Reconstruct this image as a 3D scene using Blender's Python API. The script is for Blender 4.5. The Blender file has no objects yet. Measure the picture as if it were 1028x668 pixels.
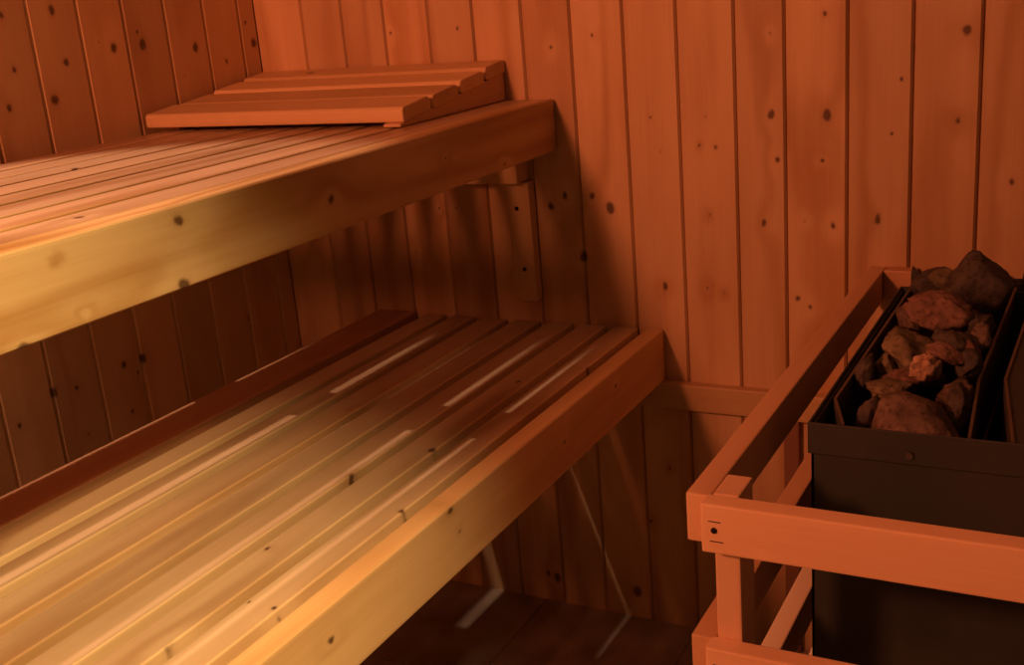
import bpy, bmesh, math, random
from mathutils import Vector, Matrix, Euler, noise
random.seed(7)
SC = bpy.context.scene
COL = SC.collection

# ------------------------------------------------------------------ camera
cam_data = bpy.data.cameras.new('camera')
cam = bpy.data.objects.new('camera', cam_data)
COL.objects.link(cam)
cam_data.sensor_width = 36.0
cam_data.lens = 1138.44 / 1028 * 36.0
cam_data.clip_start = 0.02
R = [[0.8823320119434791, -0.0669794497329476, 0.4658368534296571],
     [0.463598601582726, 0.294128400626445, -0.8358019026991207],
     [-0.081034297123583, 0.9534160882103894, 0.2905704827254239]]
cam.matrix_world = Matrix.Translation((1.43301635, -1.6998931, 1.12566166)) @ Matrix(R).to_4x4()
SC.camera = cam

# ------------------------------------------------------------------ world and exposure
world = bpy.data.worlds.new('world')
SC.world = world
world.use_nodes = True
world.node_tree.nodes['Background'].inputs[0].default_value = (1, 0.50, 0.27, 1)
world.node_tree.nodes['Background'].inputs[1].default_value = 0.05
vs = SC.view_settings
vs.view_transform = 'Standard'
vs.look = 'None'
vs.exposure = 0.0
vs.gamma = 1.0
vs.use_curve_mapping = False

# ------------------------------------------------------------------ lights of the room
def add_light(name, kind, loc, power, color, radius, target=None, angle=None, blend=1.0):
    d = bpy.data.lights.new(name, kind)
    d.energy = power
    d.color = color
    d.shadow_soft_size = radius
    o = bpy.data.objects.new(name, d)
    o.location = loc
    if target is not None:
        o.rotation_euler = (Vector(target) - Vector(loc)).to_track_quat('-Z', 'Y').to_euler()
    if kind == 'SPOT':
        d.spot_size = math.radians(angle)
        d.spot_blend = blend
    COL.objects.link(o)
    return o

# dim orange lamp of the sauna, at the near left end of the room
add_light('sauna_lamp_light', 'POINT', (0.33, -2.35, 1.62), 110.0, (1.0, 0.26, 0.125), 0.11)
# small paler lamp high by the left wall, shining down through the bench gaps
add_light('wall_lamp_light', 'SPOT', (0.075, -1.00, 1.75), 38.0, (1.0, 0.62, 0.46), 0.007,
          target=(0.44, -0.70, 0.56), angle=46, blend=0.4)
# added soft area fill, standing in for bounce off an unbuilt ceiling
cl = bpy.data.lights.new('ceiling_bounce_fill', 'AREA')
cl.shape = 'RECTANGLE'
cl.size, cl.size_y = 1.5, 1.8
cl.energy = 1.8
cl.color = (1.0, 0.26, 0.11)
clo = bpy.data.objects.new('ceiling_bounce_fill', cl)
clo.location = (0.85, -1.15, 2.08)
COL.objects.link(clo)
# warm white ceiling spot on the door side, aimed down at the benches
add_light('ceiling_spot_light', 'SPOT', (1.74, -1.62, 1.98), 222.0, (1.0, 0.66, 0.33), 0.05,
          target=(0.50, -1.15, 0.42), angle=40, blend=1.0)

# ------------------------------------------------------------------ materials
def N(nt, kind, **kw):
    n = nt.nodes.new(kind)
    for k, v in kw.items():
        setattr(n, k, v)
    return n

def mathn(nt, op, a, b=None, clamp=False):
    n = nt.nodes.new('ShaderNodeMath')
    n.operation = op
    n.use_clamp = clamp
    for i, s in enumerate((a, b)):
        if s is None:
            continue
        if isinstance(s, (int, float)):
            n.inputs[i].default_value = s
        else:
            nt.links.new(s, n.inputs[i])
    return n.outputs[0]

def mixc(nt, fac, a, b, mode='MIX'):
    n = nt.nodes.new('ShaderNodeMix')
    n.data_type = 'RGBA'
    n.blend_type = mode
    for s, i in ((fac, 0), (a, 6), (b, 7)):
        if isinstance(s, (int, float)):
            n.inputs[i].default_value = s
        elif isinstance(s, tuple):
            n.inputs[i].default_value = (*s, 1)
        else:
            nt.links.new(s, n.inputs[i])
    return n.outputs[2]

def ramp(nt, fac, stops, interp='LINEAR'):
    n = nt.nodes.new('ShaderNodeValToRGB')
    cr = n.color_ramp
    cr.interpolation = interp
    while len(cr.elements) < len(stops):
        cr.elements.new(0.5)
    for e, (p, c) in zip(cr.elements, stops):
        e.position = p
        e.color = (*c, 1) if len(c) == 3 else c
    nt.links.new(fac, n.inputs[0])
    return n.outputs[0]

def wood(name, along, across, light, dark, knots=(), rings=2.4, rough=0.55, stain=0.0,
         knot_density=0.0, contrast=1.0, spec=0.3, knot_scale=0.78, warp=2.0, worn=None):
    """Procedural pine. along/across: index of the grain axis and of the face's cross axis.
    knots: (across, along, radius) in the object's own coordinates."""
    m = bpy.data.materials.new(name)
    m.use_nodes = True
    nt = m.node_tree
    L = nt.links.new
    bsdf = nt.nodes['Principled BSDF']
    tc = N(nt, 'ShaderNodeTexCoord')
    sp = N(nt, 'ShaderNodeSeparateXYZ')
    L(tc.outputs['Object'], sp.inputs[0])
    third = 3 - along - across
    A, B, D = sp.outputs[along], sp.outputs[across], sp.outputs[third]
    at = N(nt, 'ShaderNodeAttribute', attribute_name='bid')
    oi = N(nt, 'ShaderNodeObjectInfo')
    rnd = mathn(nt, 'ADD', mathn(nt, 'MULTIPLY', at.outputs['Fac'], 13.7), mathn(nt, 'MULTIPLY', oi.outputs['Random'], 5.3))
    # explicit knots
    K = None
    M = None
    if knots:
        kc = N(nt, 'ShaderNodeCombineXYZ')
        L(B, kc.inputs[0])
        L(mathn(nt, 'MULTIPLY', A, 0.75), kc.inputs[1])
        nz = N(nt, 'ShaderNodeTexNoise')
        nz.inputs['Scale'].default_value = 55
        nz.inputs['Detail'].default_value = 2
        L(tc.outputs['Object'], nz.inputs['Vector'])
        vv = N(nt, 'ShaderNodeVectorMath', operation='SCALE')
        vv.inputs['Scale'].default_value = 0.008
        L(nz.outputs['Color'], vv.inputs[0])
        va = N(nt, 'ShaderNodeVectorMath', operation='ADD')
        L(kc.outputs[0], va.inputs[0])
        L(vv.outputs[0], va.inputs[1])
        for (b, a, r) in knots:
            vd = N(nt, 'ShaderNodeVectorMath', operation='DISTANCE')
            L(va.outputs[0], vd.inputs[0])
            vd.inputs[1].default_value = (b + 0.004, a * 0.75 + 0.004, 0.002)
            q = mathn(nt, 'DIVIDE', vd.outputs['Value'], r * knot_scale)
            M = q if M is None else mathn(nt, 'MINIMUM', M, q)
    if knot_density > 0:
        cv = N(nt, 'ShaderNodeCombineXYZ')
        L(mathn(nt, 'ADD', B, rnd), cv.inputs[0])
        L(mathn(nt, 'MULTIPLY', A, 0.55), cv.inputs[1])
        vo = N(nt, 'ShaderNodeTexVoronoi', voronoi_dimensions='2D')
        vo.inputs['Scale'].default_value = knot_density
        L(cv.outputs[0], vo.inputs['Vector'])
        sc = N(nt, 'ShaderNodeSeparateColor')
        L(vo.outputs['Color'], sc.inputs[0])
        # random radius per cell, most cells without a knot
        rr = mathn(nt, 'MULTIPLY', mathn(nt, 'SUBTRACT', sc.outputs[0], 0.55), 0.011 * knot_density)
        rr = mathn(nt, 'MAXIMUM', rr, 0.0004)
        q = mathn(nt, 'DIVIDE', vo.outputs['Distance'], rr)
        M = q if M is None else mathn(nt, 'MINIMUM', M, q)
    if M is not None:
        K = mathn(nt, 'EXPONENT', mathn(nt, 'MULTIPLY', mathn(nt, 'MULTIPLY', M, M), -0.045))
    # growth rings: strongly stretched noise, fed through a sine
    gv = N(nt, 'ShaderNodeCombineXYZ')
    L(mathn(nt, 'ADD', mathn(nt, 'MULTIPLY', A, 0.9), rnd), gv.inputs[0])
    L(mathn(nt, 'MULTIPLY', B, 9.0), gv.inputs[1])
    L(mathn(nt, 'ADD', mathn(nt, 'MULTIPLY', D, 9.0), rnd), gv.inputs[2])
    n1 = N(nt, 'ShaderNodeTexNoise')
    n1.inputs['Scale'].default_value = 1.0
    n1.inputs['Detail'].default_value = 1.5
    L(gv.outputs[0], n1.inputs['Vector'])
    ph = mathn(nt, 'MULTIPLY', n1.outputs['Fac'], rings * 6.283 * 2.2)
    if K is not None:
        ph = mathn(nt, 'ADD', ph, mathn(nt, 'MULTIPLY', K, warp))
    ring = mathn(nt, 'ADD', mathn(nt, 'MULTIPLY', mathn(nt, 'SINE', ph), 0.5), 0.5)
    ring = mathn(nt, 'POWER', ring, 2.2)
    # fibre
    fv = N(nt, 'ShaderNodeCombineXYZ')
    L(mathn(nt, 'ADD', mathn(nt, 'MULTIPLY', A, 5.0), rnd), fv.inputs[0])
    L(mathn(nt, 'MULTIPLY', B, 210.0), fv.inputs[1])
    L(mathn(nt, 'MULTIPLY', D, 210.0), fv.inputs[2])
    n2 = N(nt, 'ShaderNodeTexNoise')
    n2.inputs['Scale'].default_value = 1.0
    n2.inputs['Detail'].default_value = 2
    L(fv.outputs[0], n2.inputs['Vector'])
    # blotches
    bv = N(nt, 'ShaderNodeCombineXYZ')
    L(mathn(nt, 'ADD', mathn(nt, 'MULTIPLY', A, 3.0), rnd), bv.inputs[0])
    L(mathn(nt, 'MULTIPLY', B, 14.0), bv.inputs[1])
    L(mathn(nt, 'MULTIPLY', D, 14.0), bv.inputs[2])
    n3 = N(nt, 'ShaderNodeTexNoise')
    n3.inputs['Scale'].default_value = 1.0
    n3.inputs['Detail'].default_value = 3
    L(bv.outputs[0], n3.inputs['Vector'])
    fac = mathn(nt, 'ADD', mathn(nt, 'MULTIPLY', ring, 0.42 * contrast), mathn(nt, 'MULTIPLY', n2.outputs['Fac'], 0.35))
    fac = mathn(nt, 'ADD', fac, mathn(nt, 'MULTIPLY', mathn(nt, 'SUBTRACT', n3.outputs['Fac'], 0.5), 0.9 * contrast), clamp=True)
    col = mixc(nt, fac, light, dark)
    # every board its own tone
    wn = N(nt, 'ShaderNodeTexWhiteNoise', noise_dimensions='1D')
    L(rnd, wn.inputs['W'])
    tone = mathn(nt, 'ADD', mathn(nt, 'MULTIPLY', wn.outputs['Value'], 0.26), 0.84)
    tv = N(nt, 'ShaderNodeCombineXYZ')
    for i in range(3):
        L(tone, tv.inputs[i])
    col = mixc(nt, 1.0, col, tv.outputs[0], 'MULTIPLY')
    if stain > 0:
        n4 = N(nt, 'ShaderNodeTexNoise')
        n4.inputs['Scale'].default_value = 5
        n4.inputs['Detail'].default_value = 4
        L(tc.outputs['Object'], n4.inputs['Vector'])
        s = ramp(nt, n4.outputs['Fac'], [(0.50, (0, 0, 0)), (0.72, (1, 1, 1))])
        col = mixc(nt, mathn(nt, 'MULTIPLY', s, stain), col, tuple(c * 0.45 for c in dark))
    if M is not None:
        halo = ramp(nt, mathn(nt, 'MULTIPLY', M, 0.25), [(0.0, (1, 1, 1)), (0.25, (0.5, 0.5, 0.5)), (0.5, (0, 0, 0))])
        col = mixc(nt, mathn(nt, 'MULTIPLY', halo, 0.35), col, tuple(c * 0.62 for c in dark))
        core = ramp(nt, mathn(nt, 'MULTIPLY', M, 0.5), [(0.36, (1, 1, 1)), (0.62, (0, 0, 0))])
        col = mixc(nt, mathn(nt, 'MULTIPLY', core, 0.85), col, (0.075, 0.033, 0.016))
    if worn is not None:      # sat-on upper faces are greyer than the edges
        sn = N(nt, 'ShaderNodeSeparateXYZ')
        L(tc.outputs['Normal'], sn.inputs[0])
        up_ = ramp(nt, sn.outputs[2], [(0.80, (0, 0, 0)), (0.98, (1, 1, 1))])
        hs = N(nt, 'ShaderNodeMix', data_type='RGBA', blend_type='MULTIPLY')
        hs.inputs[0].default_value = 1.0
        L(col, hs.inputs[6])
        hs.inputs[7].default_value = (*worn, 1)
        col = mixc(nt, up_, col, hs.outputs[2])
    L(col, bsdf.inputs['Base Color'])
    bsdf.inputs['Roughness'].default_value = rough
    bsdf.inputs['Specular IOR Level'].default_value = spec
    bp = N(nt, 'ShaderNodeBump')
    bp.inputs['Strength'].default_value = 0.25
    bp.inputs['Distance'].default_value = 0.0012
    L(fac, bp.inputs['Height'])
    L(bp.outputs[0], bsdf.inputs['Normal'])
    return m

def metal(name, c1, c2, rough=0.5, metallic=0.6, scale=12):
    m = bpy.data.materials.new(name)
    m.use_nodes = True
    nt = m.node_tree
    b = nt.nodes['Principled BSDF']
    tc = N(nt, 'ShaderNodeTexCoord')
    nz = N(nt, 'ShaderNodeTexNoise')
    nz.inputs['Scale'].default_value = scale
    nz.inputs['Detail'].default_value = 6
    nt.links.new(tc.outputs['Object'], nz.inputs['Vector'])
    f = ramp(nt, nz.outputs['Fac'], [(0.35, (0, 0, 0)), (0.7, (1, 1, 1))])
    nt.links.new(mixc(nt, f, c1, c2), b.inputs['Base Color'])
    b.inputs['Roughness'].default_value = rough
    b.inputs['Metallic'].default_value = metallic
    return m

def stone_mat(name, c1, c2, c3):
    m = bpy.data.materials.new(name)
    m.use_nodes = True
    nt = m.node_tree
    b = nt.nodes['Principled BSDF']
    tc = N(nt, 'ShaderNodeTexCoord')
    oi = N(nt, 'ShaderNodeObjectInfo')
    va = N(nt, 'ShaderNodeVectorMath', operation='ADD')
    nt.links.new(tc.outputs['Object'], va.inputs[0])
    nt.links.new(oi.outputs['Random'], va.inputs[1])
    nz = N(nt, 'ShaderNodeTexNoise')
    nz.inputs['Scale'].default_value = 35
    nz.inputs['Detail'].default_value = 8
    nz.inputs['Roughness'].default_value = 0.65
    nt.links.new(va.outputs[0], nz.inputs['Vector'])
    n2 = N(nt, 'ShaderNodeTexNoise')
    n2.inputs['Scale'].default_value = 160
    n2.inputs['Detail'].default_value = 4
    nt.links.new(va.outputs[0], n2.inputs['Vector'])
    c = ramp(nt, nz.outputs['Fac'], [(0.34, c1), (0.52, c2), (0.68, c3)])
    s = ramp(nt, n2.outputs['Fac'], [(0.55, (1, 1, 1)), (0.66, (0.6, 0.55, 0.5))])
    nt.links.new(mixc(nt, 1.0, c, s, 'MULTIPLY'), b.inputs['Base Color'])
    b.inputs['Roughness'].default_value = 0.85
    b.inputs['Specular IOR Level'].default_value = 0.2
    bp = N(nt, 'ShaderNodeBump')
    bp.inputs['Strength'].default_value = 0.7
    bp.inputs['Distance'].default_value = 0.004
    h = mathn(nt, 'ADD', nz.outputs['Fac'], mathn(nt, 'MULTIPLY', n2.outputs['Fac'], 0.4))
    nt.links.new(h, bp.inputs['Height'])
    nt.links.new(bp.outputs[0], b.inputs['Normal'])
    return m

WL, WD = (0.66, 0.42, 0.20), (0.45, 0.235, 0.085)     # wall pine
BL, BD = (0.70, 0.47, 0.22), (0.50, 0.28, 0.10)       # bench pine

def kn(pts, r=0.006):
    return [(p[0], p[1], p[2] if len(p) > 2 else r) for p in pts]

KNOTS_BACK = kn([(0.961, 1.028, .003), (1.041, 1.054, .004), (1.232, 1.019, .008), (0.86, 0.912, .003), (1.044, 0.908, .008),
    (0.961, 0.912, .007), (1.148, 0.958, .004), (1.225, 0.898, .005), (0.873, 0.863, .004), (0.847, 0.866, .003),
    (0.969, 0.844, .005), (1.036, 0.841, .004), (1.118, 0.755, .007), (0.948, 0.745, .006), (1.053, 0.743, .005),
    (1.011, 0.75, .003), (0.86, 0.756, .003), (0.783, 0.859, .004), (1.298, 0.811, .005), (1.136, 0.881, .003),
    (0.768, 0.911, .003), (0.677, 1.043, .003), (0.602, 1.028, .004), (0.43, 1.066, .004), (0.295, 1.065, .004),
    (0.582, 0.766, .007), (0.609, 0.785, .006), (0.659, 0.784, .006), (0.691, 0.765, .010), (0.637, 0.68, .009),
    (0.781, 0.635, .006), (0.394, 0.758, .004), (0.359, 0.758, .003), (0.3, 0.677, .003), (0.998, 0.626, .004),
    (1.018, 0.613, .005), (0.853, 0.635, .004), (0.882, 0.628, .003), (0.873, 0.353, .004), (0.804, 0.247, .003),
    (0.774, 0.309, .003), (0.701, 0.053, .011), (0.54, 0.051, .009), (0.52, 0.055, .006), (1.303, 0.672, .006),
    (1.165, 1.0, .003), (0.735, 0.20, .004), (1.45, 0.9, .006), (1.52, 0.55, .005), (1.40, 1.3, .006), (0.5, 1.35, .006)])
KNOTS_LEFT = kn([(-0.548, 1.147, .006), (-0.457, 1.149, .008), (-0.545, 1.07, .005), (-0.566, 1.018, .006),
    (-0.449, 1.072, .007), (-0.483, 1.019, .009), (-0.35, 1.085, .008), (-0.378, 1.096, .003),
    (-0.287, 1.084, .009), (-0.294, 1.104, .004), (-0.166, 1.07, .008), (-0.201, 1.026, .003), (-0.012, 1.066, .008),
    (-0.028, 1.104, .005), (-0.092, 1.039, .004), (-0.406, 0.58, .008), (-0.449, 0.584, .006), (-0.422, 0.561, .004),
    (-0.592, 0.585, .009), (-0.549, 0.579, .005), (-0.663, 0.558, .005), (-0.449, 0.501, .004), (-0.544, 0.498, .003),
    (-0.597, 0.726, .006), (-0.137, 0.57, .004), (-0.9, 1.2, .006), (-1.1, 0.8, .007), (-1.3, 1.25, .006)])
KNOTS_UP = kn([(0.930, -0.873, .007), (0.902, -0.625, .006), (0.906, -0.358, .0035), (0.870, -0.188, .004),
    (0.928, -1.026, .0022), (0.873, -1.007, .002), (0.866, -0.880, .008), (0.859, -1.078, .008), (0.89, -1.42, .006)])
KNOTS_LOW = kn([(0.556, -0.702, .006), (0.522, -0.688, .004), (0.527, -0.939, .005), (0.536, -0.214, .004),
    (0.520, -0.398, .004), (0.553, -0.396, .003), (0.50, -1.3, .006)])

M_wall_back = wood('pine_panelling_back', 2, 0, WL, WD, KNOTS_BACK, rings=1.8, contrast=1.3, rough=0.6)
M_wall_left = wood('pine_panelling_left', 2, 1, WL, WD, KNOTS_LEFT, rings=1.5, contrast=0.7, rough=0.6)
M_up_fascia = wood('pine_upper_fascia', 1, 2, (0.72, 0.50, 0.22), (0.46, 0.25, 0.075), KNOTS_UP, rings=2.2, contrast=1.5, warp=2.6, rough=0.42)
M_low_fascia = wood('pine_lower_fascia', 1, 2, (0.72, 0.48, 0.21), (0.50, 0.28, 0.10), KNOTS_LOW, rings=1.6, contrast=1.0, rough=0.38)
SLAT = dict(rings=1.7, contrast=1.35, rough=0.38, stain=0.10, spec=0.45, knot_density=3.5)
KNOTS_SLAT_LOW = kn([(.340, -.976, .007), (.675, -1.045, .007), (.635, -.856, .0035), (.725, -.957, .005), (.612, -.662, .007),
    (.666, -.564, .006), (.728, -.730, .005), (.585, -.090, .004), (.473, -.466, .003), (.655, -.30, .005), (.52, -1.35, .006)])
KNOTS_SLAT_UP = kn([(.540, -.940, .007), (.223, -.662, .006), (.33, -.45, .003), (.46, -1.2, .006)])
M_slat_low = wood('pine_lower_slat', 1, 0, (0.76, 0.54, 0.27), (0.46, 0.26, 0.10), KNOTS_SLAT_LOW, worn=(0.84, 0.82, 0.92), **SLAT)
M_slat_up = wood('pine_upper_slat', 1, 0, (0.70, 0.49, 0.24), (0.44, 0.25, 0.09), KNOTS_SLAT_UP, worn=(0.80, 0.78, 0.88), **SLAT)
M_rail = wood('shade_darkened_pine', 1, 0, (0.55, 0.30, 0.14), (0.38, 0.17, 0.07), rings=1.2, rough=0.4)  # rear board: shade under the upper bench put into the colour
M_wood_x = wood('pine_crosswise', 0, 1, BL, BD, knot_density=5, rings=1.4, contrast=0.8, rough=0.5)
M_wood_xz = wood('pine_batten_across', 0, 2, BL, BD, rings=1.2, contrast=0.8, rough=0.5)
M_wood_z = wood('pine_upright', 2, 0, BL, BD, rings=1.2, contrast=0.8, rough=0.5)
M_guard_y = wood('alder_rail_lengthwise', 1, 2, (0.74, 0.46, 0.24), (0.54, 0.29, 0.13), rings=1.2, contrast=0.7, rough=0.45)
M_guard_x = wood('alder_rail_across', 0, 2, (0.74, 0.47, 0.25), (0.57, 0.33, 0.155), kn([(0.6443, 1.180, .0014)]), rings=1.1, contrast=0.6, rough=0.45)
M_guard_z = wood('alder_post', 2, 0, (0.82, 0.54, 0.30), (0.64, 0.38, 0.19), rings=1.2, contrast=0.7, rough=0.45)
M_block = wood('alder_block', 0, 2, (0.55, 0.30, 0.14), (0.38, 0.18, 0.07), rings=1.2, rough=0.5)
M_dark_batten = wood('dark_brown_batten', 2, 0, (0.26, 0.13, 0.07), (0.16, 0.07, 0.035), rings=1.2)
M_steel = metal('dark_enamelled_steel', (0.028, 0.031, 0.021), (0.040, 0.040, 0.027), rough=0.66, metallic=0.25)
M_steel_in = metal('sooty_steel', (0.03, 0.025, 0.018), (0.055, 0.042, 0.03), rough=0.6, metallic=0.3)
M_steel_edge = metal('worn_steel_sheet', (0.13, 0.105, 0.075), (0.09, 0.07, 0.05), rough=0.45, metallic=0.5)
M_screw = metal('dark_screw', (0.02, 0.016, 0.016), (0.05, 0.04, 0.04), rough=0.4, metallic=0.8)
M_screw_l = metal('steel_screw', (0.22, 0.19, 0.15), (0.10, 0.09, 0.07), rough=0.35, metallic=0.9)
M_st_brown = stone_mat('brown_stone', (0.05, 0.034, 0.022), (0.13, 0.085, 0.055), (0.20, 0.135, 0.085))
M_st_dark = stone_mat('dark_stone', (0.03, 0.024, 0.018), (0.075, 0.058, 0.042), (0.11, 0.085, 0.06))
M_st_olive = stone_mat('olive_stone', (0.07, 0.055, 0.03), (0.17, 0.125, 0.065), (0.25, 0.19, 0.10))
M_st_rust = stone_mat('rusty_stone', (0.09, 0.045, 0.03), (0.22, 0.12, 0.075), (0.30, 0.17, 0.11))
M_st_bright = stone_mat('crumbly_pale_stone', (0.12, 0.07, 0.04), (0.45, 0.27, 0.15), (0.62, 0.42, 0.26))

def floor_mat():
    m = bpy.data.materials.new('brown_floor_tile')
    m.use_nodes = True
    nt = m.node_tree
    b = nt.nodes['Principled BSDF']
    tc = N(nt, 'ShaderNodeTexCoord')
    at = N(nt, 'ShaderNodeAttribute', attribute_name='bid')
    nz = N(nt, 'ShaderNodeTexNoise')
    nz.inputs['Scale'].default_value = 9
    nz.inputs['Detail'].default_value = 6
    nt.links.new(tc.outputs['Object'], nz.inputs['Vector'])
    f = ramp(nt, nz.outputs['Fac'], [(0.35, (0, 0, 0)), (0.68, (1, 1, 1))])
    c = mixc(nt, f, (0.27, 0.19, 0.125), (0.46, 0.36, 0.23))
    wn = mathn(nt, 'ADD', mathn(nt, 'MULTIPLY', at.outputs['Fac'], 0.3), 0.85)
    tv = N(nt, 'ShaderNodeCombineXYZ')
    for i in range(3):
        nt.links.new(wn, tv.inputs[i])
    c = mixc(nt, 1.0, c, tv.outputs[0], 'MULTIPLY')
    nt.links.new(c, b.inputs['Base Color'])
    b.inputs['Roughness'].default_value = 0.42
    return m
M_floor = floor_mat()

# ------------------------------------------------------------------ mesh helpers
def obj(name, bm, mat, parent=None, smooth=False, base=(0, 0, 0)):
    """Link one mesh object; mesh is given in world coordinates, origin goes to base."""
    me = bpy.data.meshes.new(name)
    if 'bid' not in bm.faces.layers.float:
        bm.faces.layers.float.new('bid')
    bmesh.ops.recalc_face_normals(bm, faces=bm.faces)
    if parent is None and base != (0, 0, 0):
        bmesh.ops.translate(bm, verts=bm.verts, vec=-Vector(base))
    bm.to_mesh(me)
    bm.free()
    if smooth:
        for p in me.polygons:
            p.use_smooth = True
    me.materials.append(mat)
    o = bpy.data.objects.new(name, me)
    COL.objects.link(o)
    if parent is not None:
        o.parent = parent
        o.matrix_parent_inverse = Matrix.Translation(-parent_base(parent))
    else:
        o.location = base
    return o

def parent_base(p):
    # meshes made by obj() under a parent sit at the world origin
    return Vector(p.location) if p.parent is None else Vector((0, 0, 0))

def box(bm, x0, x1, y0, y1, z0, z1, bev=0.002, seg=2, bid=0.0):
    lay = bm.faces.layers.float.get('bid') or bm.faces.layers.float.new('bid')
    r = bmesh.ops.create_cube(bm, size=1.0)
    vs_ = r['verts']
    for v in vs_:
        v.co = Vector(((x0 + x1) / 2 + v.co.x * (x1 - x0), (y0 + y1) / 2 + v.co.y * (y1 - y0), (z0 + z1) / 2 + v.co.z * (z1 - z0)))
    faces = set(f for v in vs_ for f in v.link_faces)
    if bev > 0:
        edges = list(set(e for v in vs_ for e in v.link_edges))
        rr = bmesh.ops.bevel(bm, geom=edges, offset=bev, segments=seg, profile=0.6, affect='EDGES')
        faces = set(rr['faces']) | set(f for f in faces if f.is_valid)
        vv = set(v for f in faces for v in f.verts)
        faces = set(f for v in vv for f in v.link_faces)
    for f in faces:
        f[lay] = bid
    return faces

def prism(bm, pts, vec, bid=0.0):
    """Extrude the closed 3D outline pts along vec."""
    lay = bm.faces.layers.float.get('bid') or bm.faces.layers.float.new('bid')
    a = [bm.verts.new(p) for p in pts]
    b = [bm.verts.new(Vector(p) + Vector(vec)) for p in pts]
    fs = [bm.faces.new(a), bm.faces.new(b[::-1])]
    n = len(a)
    for i in range(n):
        fs.append(bm.faces.new((a[i], b[i], b[(i + 1) % n], a[(i + 1) % n])))
    for f in fs:
        f[lay] = bid
    return fs

def disc(bm, c, axis, r, depth, n=16):
    q = Vector(axis).to_track_quat('Z', 'Y').to_matrix().to_4x4()
    bmesh.ops.create_cone(bm, cap_ends=True, segments=n, radius1=r, radius2=r * 0.8, depth=depth,
                          matrix=Matrix.Translation(c) @ q)

def tag(o, label=None, cat=None, group=None, kind=None):
    if label: o['label'] = label
    if cat: o['category'] = cat
    if group: o['group'] = group
    if kind: o['kind'] = kind
    return o

def thing(name, loc, label, cat, group=None):
    o = bpy.data.objects.new(name, None)
    COL.objects.link(o)
    o.location = loc
    o.empty_display_size = 0.05
    return tag(o, label, cat, group)

# ------------------------------------------------------------------ the room
RX, RY, RZ = 2.10, -2.15, 2.10
WT = 0.06          # wall backing thickness

def boards(bm, seams, facing, z0, z1):
    """Tongue-and-groove boards between successive seams. facing: '-y' wall at y=0, '+x' wall at x=0."""
    T = 0.014
    for i in range(len(seams) - 1):
        s0, s1 = sorted((seams[i], seams[i + 1]))
        if facing == '-y':      # narrow dark joint, right edge of each board eased
            prof = [(s0 + .0012, T), (s0 + .0012, .0008), (s0 + .002, 0), (s1 - .0045, 0), (s1 - .0014, .005), (s1 - .0014, T)]
        else:                   # wide chamfer on the edge that faces the room's near end
            prof = [(s0 + .0004, T), (s0 + .0004, .0065), (s0 + .0074, 0), (s1 - .001, 0), (s1 - .0004, .0008), (s1 - .0004, T)]
        if facing == '-y':
            pts = [(s, d, z0) for s, d in prof]
        elif facing == '+x':
            pts = [(-d, s, z0) for s, d in prof]
        prism(bm, pts, (0, 0, z1 - z0), bid=random.random())

sx = [0.0, .1091, .1963, .2844, .375, .4618, .5526, .6394, .7294, .817, .9076, .9833, 1.0745, 1.1643, 1.2542]
while sx[-1] < RX - 0.1:
    sx.append(sx[-1] + 0.0885)
sx.append(RX)
bm = bmesh.new()
boards(bm, sx, '-y', 0, RZ)
box(bm, -WT, RX + WT, 0.0125, WT, 0, RZ, bev=0)
tag(obj('wall_back', bm, M_wall_back), kind='structure')

sy = [0.0, -.047, -.1375, -.2305, -.3225, -.4135, -.506]
while sy[-1] > RY + 0.1:
    sy.append(sy[-1] - 0.0918)
sy.append(RY)
bm = bmesh.new()
boards(bm, sy, '+x', 0, RZ)
box(bm, -WT, -0.0125, RY - WT, 0.012, 0, RZ, bev=0)
tag(obj('wall_left', bm, M_wall_left), kind='structure')

# floor: square tiles with narrow joints
bm = bmesh.new()
tx = 0.5145 - 0.30 * 2
while tx < RX:
    ty = -0.285 + 0.30
    while ty > RY - 0.01:
        box(bm, max(tx, -.012) + .0015, min(tx + .3, RX + .012) - .0015, max(ty - .3, RY - .012) + .0015, min(ty, .012) - .0015, -0.02, 0,
            bev=0.0012, seg=1, bid=random.random())
        ty -= 0.30
    tx += 0.30
box(bm, -WT, RX + WT, RY - WT, WT, -0.06, -0.0025, bev=0)
tag(obj('floor', bm, M_floor), kind='structure')

# horizontal trim board the lower bench rests on
bm = bmesh.new()
box(bm, 0.0, 1.055, -0.020, -0.0005, 0.4265, 0.4725, bev=0.003)
tag(obj('trim_1', bm, M_wood_xz), kind='structure')
bm = bmesh.new()  # narrow dark brown upright strip on the back wall, below the trim
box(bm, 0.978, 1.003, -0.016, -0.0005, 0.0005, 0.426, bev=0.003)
tag(obj('trim_2', bm, M_dark_batten), kind='structure')

# ------------------------------------------------------------------ benches
YB = RY + 0.03       # near end of the benches (behind the camera)
YE = -0.002          # far end, at the back wall

def bench(name, label, slats, fascia, zt, th, fz, fmat, bearers, upper):
    t = thing(name, ((slats[0][0] + fascia[1]) / 2, -1.0, 0.0), label, 'bench')
    base = parent_base(t)
    # fascia board, front corners eased
    bm = bmesh.new()
    box(bm, fascia[0], fascia[1], YB, YE - 0.002, fz, zt, bev=0.005, seg=3, bid=0.31)
    f = obj('front_board', bm, fmat, t)
    for i, s in enumerate(slats):
        bm = bmesh.new()
        box(bm, s[0], s[1], YB + random.uniform(0, .004), YE - random.uniform(0.001, .004), zt - th, zt + random.uniform(-.0006, .0), bev=0.0035, seg=3, bid=random.random())
        obj('slat', bm, M_slat_up if upper else M_slat_low, t)
    for (y0, y1, x0, x1, z0, z1) in bearers:
        bm = bmesh.new()
        box(bm, x0, x1, y0, y1, z0, z1, bev=0.002)
        obj('bearer', bm, M_wood_xz, t)
    return t

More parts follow.
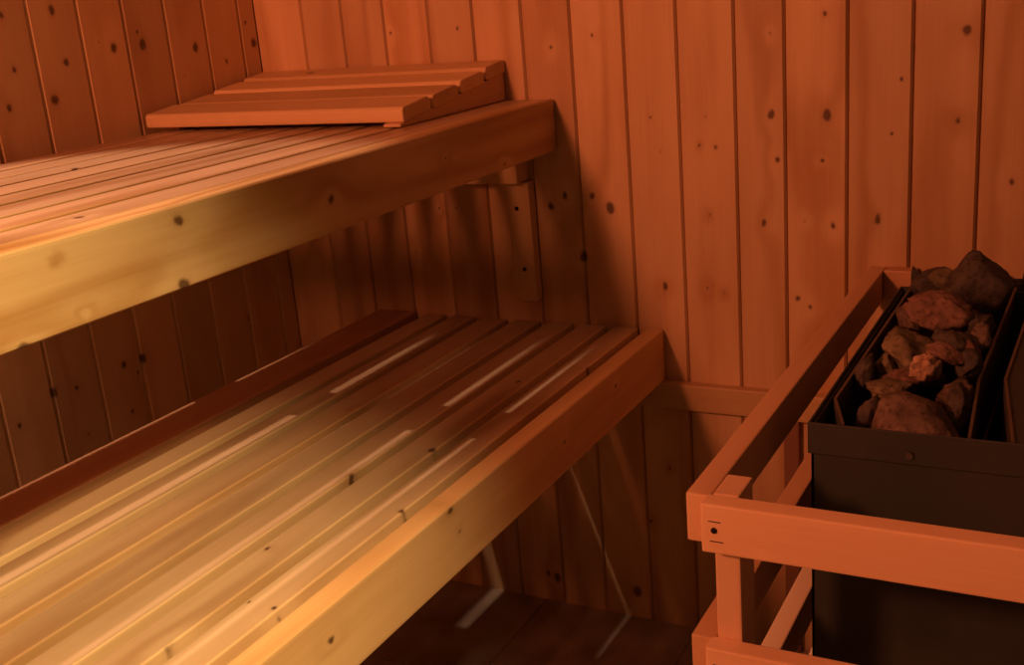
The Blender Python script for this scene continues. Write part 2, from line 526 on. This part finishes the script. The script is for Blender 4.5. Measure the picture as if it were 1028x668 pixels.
# lower bench
g = 0.0083
low_gaps = [.3616, .4227, .4885, .5535, .617, .6795, .7385]
ls = []
prev = .3125
for c in low_gaps:
    ls.append((prev, c - g))
    prev = c + g
low = bench('lower_bench', 'broad lower slatted pine bench with a dark rear board, beneath the high bench', ls, (prev - .001, .776),
      0.5625, 0.024, 0.4728, M_low_fascia,
      [(-0.060, -0.021, .21, .738, .493, .538), (-0.62, -0.575, .21, .738, .473, .538), (-1.25, -1.205, .21, .738, .473, .538)], False)
bm = bmesh.new()
box(bm, .207, .2885, YB, YE - .001, .5385, .5640, bev=0.005, seg=3)
o = obj('rear_board', bm, M_rail, low)
o['label'] = 'dark reddish rear board'
for yy in (-1.23, -2.0):
    bm = bmesh.new()
    box(bm, .69, .735, yy - .0225, yy + .0225, 0.0, .472, bev=0.003)
    obj('leg', bm, M_wood_z, low)
    bm = bmesh.new()
    box(bm, .225, .27, yy - .0225, yy + .0225, 0.0, .472 if yy == -1.23 else .538, bev=0.003)
    obj('leg', bm, M_wood_z, low)

# upper bench
up_gaps = [.030, .098, .166, .230, .299, .362, .436, .505]
us = []
prev = .036
g = 0.0075
for c in up_gaps[1:]:
    us.append((prev, c - g))
    prev = c + g
us.append((prev, .5655))
up = bench('upper_bench', 'high slatted pine bench with a thick knotty front board and a headrest lying on it', us, (.567, .603),
      0.946, 0.024, 0.861, M_up_fascia,
      [(-0.046, -0.001, .03, .545, .8115, .9215), (-0.638, -0.594, .03, .566, .862, .9215), (-1.45, -1.405, .03, .566, .862, .9215)], True)
# block screwed to the back wall under the upper bench
blk = thing('wall_bracket', (.533, -0.0, .60), 'short upright pine block with two screws on the back wall under the upper bench', 'wall bracket')
bm = bmesh.new()
box(bm, .5105, .5535, -.024, -.0005, .603, .8105, bev=0.002)
obj('block', bm, M_wood_z, blk)
for (sx_, sz_) in ((.5285, .766), (.5345, .660)):
    bm = bmesh.new()
    disc(bm, (sx_, -.0245, sz_), (0, -1, 0), .0042, .003)
    obj('screw', bm, M_screw, blk)

# ------------------------------------------------------------------ headrest on the upper bench
hb = (0.27, -0.18, 0.946)
head = thing('headrest', hb, 'slatted wedge headrest lying at the far end of the upper bench', 'headrest')
HX0, HX1 = 0.012, 0.515
ang = math.atan2(.0385, .262)
starts = [(-.3185, .9745), (-.2345, .9820), (-.1505, .9940), (-.0670, 1.0060)]
ca, sa = math.cos(ang * .80), math.sin(ang * .80)
for i, (y0, z0) in enumerate(starts):
    w = .0745 if i < 3 else .064
    th = .0215
    # slat cross-section with eased edges and a bevelled front
    prof = [(0.001, 0), (w - .006, 0.0), (w, -.006), (w, -th + .004), (w - .004, -th), (0.004 if i else -.004, -th), (-.0045, -th + .004), (-.003, -.004)]
    pts = [(HX0, y0 + a * ca - b * sa, z0 + a * sa + b * ca) for a, b in prof]
    bm = bmesh.new()
    prism(bm, pts, (HX1 + .001 - HX0, 0, 0), bid=random.random())
    bmesh.ops.bevel(bm, geom=[e for e in bm.edges], offset=.0012, segments=1, affect='EDGES')
    obj('slat', bm, M_wood_x, head)
for (a, b) in ((HX1 - .030, HX1 - .0005), (HX0 + .02, HX0 + .05)):
    top = []
    for (y0, z0) in starts:
        yy = y0 + .0215 * sa
        zz = z0 - .0222 * ca
        top.append((yy, zz))
    yf = -.328 if a > .3 else -.300
    pts = [(a, yf, .9468), (a, -.006, .9468), (a, -.006, starts[3][1] + .040 * sa / ca - .0185)]
    pts += [(a, -.29, .9560), (a, yf, .9515 if a > .3 else .9548)]
    bm = bmesh.new()
    prism(bm, pts, (b - a, 0, 0))
    bmesh.ops.bevel(bm, geom=[e for e in bm.edges], offset=.001, segments=1, affect='EDGES')
    obj('side_piece', bm, M_guard_y, head)

# ------------------------------------------------------------------ heater guard
gd = thing('heater_guard', (1.13, -.82, 0), 'open orange-brown wooden rail guard around the stove', 'guard rail')
tops = [.684, .540, .396, .252]
GX1 = 1.66
for k, zt in enumerate(tops):
    bm = bmesh.new()
    box(bm, 1.1085, 1.1315, -.8265, -.0005, zt - .047, zt, bev=0.002, bid=random.random())
    obj('side_rail', bm, M_guard_y, gd)
    bm = bmesh.new()
    box(bm, GX1, GX1 + .023, -.8265, -.0005, zt - .047, zt, bev=0.002, bid=random.random())
    obj('side_rail', bm, M_guard_y, gd)
    bm = bmesh.new()
    box(bm, 1.1275, GX1 + .005, -.8430, -.8215, zt - .047, zt, bev=0.002, bid=random.random())
    fr = obj('front_rail', bm, M_guard_x, gd)
    bm = bmesh.new()
    box(bm, 1.132, 1.1775, -.026, -.0005, zt - .047, zt, bev=0.002)
    obj('wall_block', bm, M_block, gd)
    # screw with the two little splits beside it
    for xx in (1.1395, GX1 - .01):
        bm = bmesh.new()
        disc(bm, (xx, -.8432, zt - .0245), (0, -1, 0), .0032, .0022)
        box(bm, xx - .005, xx + .006, -.8434, -.8425, zt - .0165, zt - .0157, bev=0)
        box(bm, xx - .004, xx + .008, -.8434, -.8425, zt - .0355, zt - .0347, bev=0)
        obj('screw', bm, M_screw, fr)
for (a, b) in ((1.1320, 1.1555), (GX1 - .0235, GX1 - .0005)):
    bm = bmesh.new()
    box(bm, a, b, -.8210, -.7775, 0.0, .6842, bev=0.002)
    obj('post', bm, M_guard_z, gd)

# ------------------------------------------------------------------ heater
HX, HY0, HY1, HT, HR = 1.1735, -.650, -.130, .690, 1.600
ht = thing('sauna_heater', (1.385, -.39, 0), 'dark metal sauna stove filled with stones inside the wooden guard', 'stove')
# outer casing: four sheet walls, floor panel, legs
def sheet(bm, pts, vec): prism(bm, pts, vec)
bm = bmesh.new()
z0 = .10
t_ = .0025
box(bm, HX + .003, HR - .003, HY0 + .003, HY0 + .003 + t_, z0, HT - .028, bev=0)
box(bm, HX + .003, HR - .003, HY1 - .004 - t_, HY1 - .004, z0, HT - .004, bev=0)
box(bm, HX + .003, HX + .003 + t_, HY0 + .003, HY1 - .004, z0, HT - .004, bev=0)
box(bm, HR - .003 - t_, HR - .003, HY0 + .003, HY1 - .004, z0, HT - .004, bev=0)
box(bm, HX + .004, HR - .004, HY0 + .004, HY1 - .005, z0, z0 + .004, bev=0)
box(bm, HX + .006, HR - .006, HY0 + .006, HY1 - .007, .50, .504, bev=0)
casing = obj('casing', bm, M_steel, ht)
bm = bmesh.new()
box(bm, HX, HR, HY0 - .0005, HY0 + .0025, HT - .033, HT, bev=0.0008, seg=1)
box(bm, HX, HX + .0028, HY0, HY1, HT - .033, HT, bev=0.0008, seg=1)
box(bm, HR - .0028, HR, HY0, HY1, HT - .033, HT, bev=0.0008, seg=1)
box(bm, HX, HR, HY1 - .0028, HY1, HT - .033, HT, bev=0.0008, seg=1)
rim = obj('rim', bm, M_steel, ht)
bm = bmesh.new()
disc(bm, (1.271, HY0 - .0015, .667), (0, -1, 0), .0045, .003)
obj('screw', bm, M_screw_l, rim)
for xx in (HX + .03, HR - .03):
    for yy in (HY0 + .03, HY1 - .03):
        bm = bmesh.new()
        box(bm, xx - .015, xx + .015, yy - .015, yy + .015, 0, z0 + .001, bev=.001)
        obj('leg', bm, M_steel, ht)

def plate(pts, z0, z1, mat, name, th=.003):
    """Bent upright sheet: plan polyline pts, from z0 up to z1."""
    bm = bmesh.new()
    n = len(pts)
    offs = []
    for i in range(n):
        a = Vector(pts[max(i - 1, 0)]); b = Vector(pts[min(i + 1, n - 1)])
        d = (b - a).normalized()
        offs.append(Vector((-d.y, d.x)) * th)
    loop = [Vector((*p, z0)) for p in pts] + [Vector((p[0] + o_.x, p[1] + o_.y, z0)) for p, o_ in reversed(list(zip(pts, offs)))]
    prism(bm, loop, (0, 0, z1 - z0))
    return obj(name, bm, mat, ht)
plate([(1.2085, -.645), (1.186, -.577), (1.190, -.060)], .505, .690, M_steel_edge, 'stone_plate')
plate([(1.3245, -.645), (1.3150, -.483), (1.3190, -.110)], .505, .690, M_steel_edge, 'stone_plate')
plate([(1.3620, -.645), (1.3400, -.475), (1.3440, -.135)], .505, .690, M_steel_edge, 'stone_plate')
# cover plate over the electrics, right of the stone trough
bm = bmesh.new()
prism(bm, [(1.3625, -.645, .6845), (1.598, -.645, .6845), (1.598, -.136, .6845), (1.344, -.136, .6845), (1.3402, -.475, .6845)], (0, 0, .003))
obj('cover_plate', bm, M_steel, ht)
# back shield of the stone trough and its corner tabs
bm = bmesh.new()
box(bm, 1.190, 1.345, -.066, -.0635, .505, .690, bev=0)
obj('back_plate', bm, M_steel_in, ht)
bm = bmesh.new()
box(bm, 1.190, 1.319, -.640, -.066, .600, .603, bev=0)
obj('stone_grate', bm, M_steel_in, ht)
for xx in (1.177, 1.322):
    bm = bmesh.new()
    prism(bm, [(xx, -.062, .655), (xx + .012, -.062, .655), (xx + .012, -.062, .690), (xx + .002, -.062, .703), (xx, -.062, .690)], (0, -.003, 0))
    obj('bracket', bm, M_steel_in, ht)

# ------------------------------------------------------------------ stones
def rock_bm(c, dims, rot, seed, rough=.10, cuts=14):
    """Rounded lump with a few planed-off faces and a rough skin."""
    rnd = random.Random(seed)
    bm = bmesh.new()
    bmesh.ops.create_icosphere(bm, subdivisions=4, radius=1.0)
    planes = []
    for i in range(cuts):
        n_ = Vector((rnd.gauss(0, 1), rnd.gauss(0, 1), rnd.gauss(0, 1))).normalized()
        planes.append((n_, rnd.uniform(.60, .84)))
    off = Vector((rnd.uniform(-9, 9), rnd.uniform(-9, 9), rnd.uniform(-9, 9)))
    for v in bm.verts:
        p = v.co.copy()
        for n_, d in planes:
            e = p.dot(n_) - d
            if e > 0:
                p -= n_ * e * .88
        k = noise.noise(v.co * 1.3 + off) * .9 + noise.noise(v.co * 4.1 + off) * .55 + noise.noise(v.co * 10 + off) * .25
        v.co = p + v.co * k * rough
    sc_ = Vector((dims[0] * .57, dims[1] * .62, dims[2] * .60))
    Mx = Matrix.LocRotScale(Vector(c), Euler([math.radians(a) for a in rot]), sc_)
    bmesh.ops.transform(bm, matrix=Mx, verts=bm.verts)
    return bm

G = 'stones piled in the stove'
def stone(c, dims, rot, mat, seed, label, rough=.10, group=G):
    bm = rock_bm(c, dims, rot, seed, rough)
    o = obj('heater_stone', bm, mat, base=tuple(c), smooth=True)
    tag(o, label, 'stone', group)
    return o
SP = [
 ((1.262, -.592, .672), (.088, .070, .058), (0, 5, 5), M_st_brown, 'largest rounded brown stone at the front of the stove pile', .05),
 ((1.296, -.612, .650), (.026, .060, .060), (0, 0, 30), M_st_dark, 'dark stone wedged right of the largest front stone'),
 ((1.218, -.570, .650), (.032, .060, .070), (0, 10, -10), M_st_dark, 'narrow dark upright stone left of the largest front stone'),
 ((1.226, -.520, .685), (.052, .034, .016), (8, 4, 10), M_st_olive, 'thin flat olive stone lying behind the largest front stone'),
 ((1.262, -.500, .704), (.034, .036, .028), (0, 0, 0), M_st_bright, 'crumbly pale orange stone in the middle of the pile', .30),
 ((1.277, -.474, .714), (.040, .036, .014), (14, 12, 20), M_st_rust, 'flat pinkish chip beside the crumbly pale stone'),
 ((1.234, -.430, .692), (.056, .070, .052), (0, 0, 10), M_st_olive, 'blocky olive brown stone left of the pile centre'),
 ((1.213, -.455, .684), (.024, .030, .034), (0, 10, 0), M_st_olive, 'small olive stone against the blocky olive stone'),
 ((1.196, -.475, .684), (.022, .046, .040), (0, 5, 0), M_st_dark, 'dark stone sticking out over the left plate of the stove'),
 ((1.232, -.480, .676), (.046, .040, .026), (0, -10, 15), M_st_rust, 'reddish stone behind the thin flat olive stone'),
 ((1.295, -.410, .686), (.026, .060, .040), (0, 0, 12), M_st_rust, 'reddish stone at the right side plate of the trough'),
 ((1.290, -.495, .668), (.036, .050, .050), (0, 20, 0), M_st_brown, 'brown stone behind the dark front right stone'),
 ((1.248, -.330, .716), (.072, .056, .044), (0, 6, 8), M_st_rust, 'broad rusty stone in the upper middle of the pile'),
 ((1.276, -.395, .694), (.046, .046, .040), (0, 0, 40), M_st_dark, 'dark stone between the rusty stone and the pink chip'),
 ((1.281, -.215, .714), (.098, .044, .092), (-14, 40, 8), M_st_dark, 'tall dark slab leaning at the back of the pile', .07),
 ((1.230, -.190, .702), (.060, .070, .050), (0, 10, 0), M_st_dark, 'dark rounded stone at the back left of the pile'),
 ((1.243, -.205, .722), (.040, .030, .020), (10, 12, 0), M_st_olive, 'pale chip beside the tall dark slab'),
 ((1.216, -.270, .686), (.038, .060, .050), (0, 0, 0), M_st_brown, 'brown stone by the left plate towards the back'),
 ((1.212, -.350, .676), (.034, .060, .050), (0, 0, 20), M_st_dark, 'dark stone by the left plate halfway along'),
 ((1.292, -.310, .690), (.038, .060, .050), (0, 0, 0), M_st_dark, 'dark stone by the right plate below the tall slab'),
 ((1.262, -.440, .690), (.034, .036, .034), (0, 0, 0), M_st_brown, 'small brown stone just behind the crumbly pale stone'),
 ((1.300, -.545, .676), (.028, .056, .044), (0, 0, 4), M_st_dark, 'dark stone by the right plate beside the largest front stone'),
 ((1.300, -.460, .694), (.026, .040, .034), (0, 10, 0), M_st_dark, 'small dark stone by the right plate beside the pink chip'),
 ((1.301, -.360, .690), (.026, .044, .040), (0, 0, 0), M_st_brown, 'small brown stone by the right plate beside the rusty stone'),
 ((1.258, -.540, .668), (.050, .040, .040), (0, 0, 0), M_st_brown, 'brown stone between the largest and the crumbly stone'),
]
for i, s in enumerate(SP):
    stone(s[0], s[1], s[2], s[3], 100 + i, s[4], s[5] if len(s) > 5 else .19)
# the smaller ones that fill the trough between and beneath
fill = random.Random(3)
k = 0
for yy in [-.61, -.56, -.51, -.46, -.41, -.36, -.31, -.26, -.21, -.16, -.11]:
    for xx in (1.215, 1.254, 1.290):
        c = (xx + fill.uniform(-.002, .002) + (.010 if yy < -.58 and xx < 1.23 else 0), yy + fill.uniform(-.008, .008), .630 + fill.uniform(-.004, .008))
        stone(c, (fill.uniform(.031, .034), fill.uniform(.042, .050), fill.uniform(.038, .046)), (fill.uniform(-20, 20), 0, fill.uniform(-12, 12)),
              fill.choice([M_st_dark, M_st_brown, M_st_dark]), 300 + k, 'small dark stone low in the stove pile, mostly buried under others', .12, 'buried stones low in the stove')
        k += 1
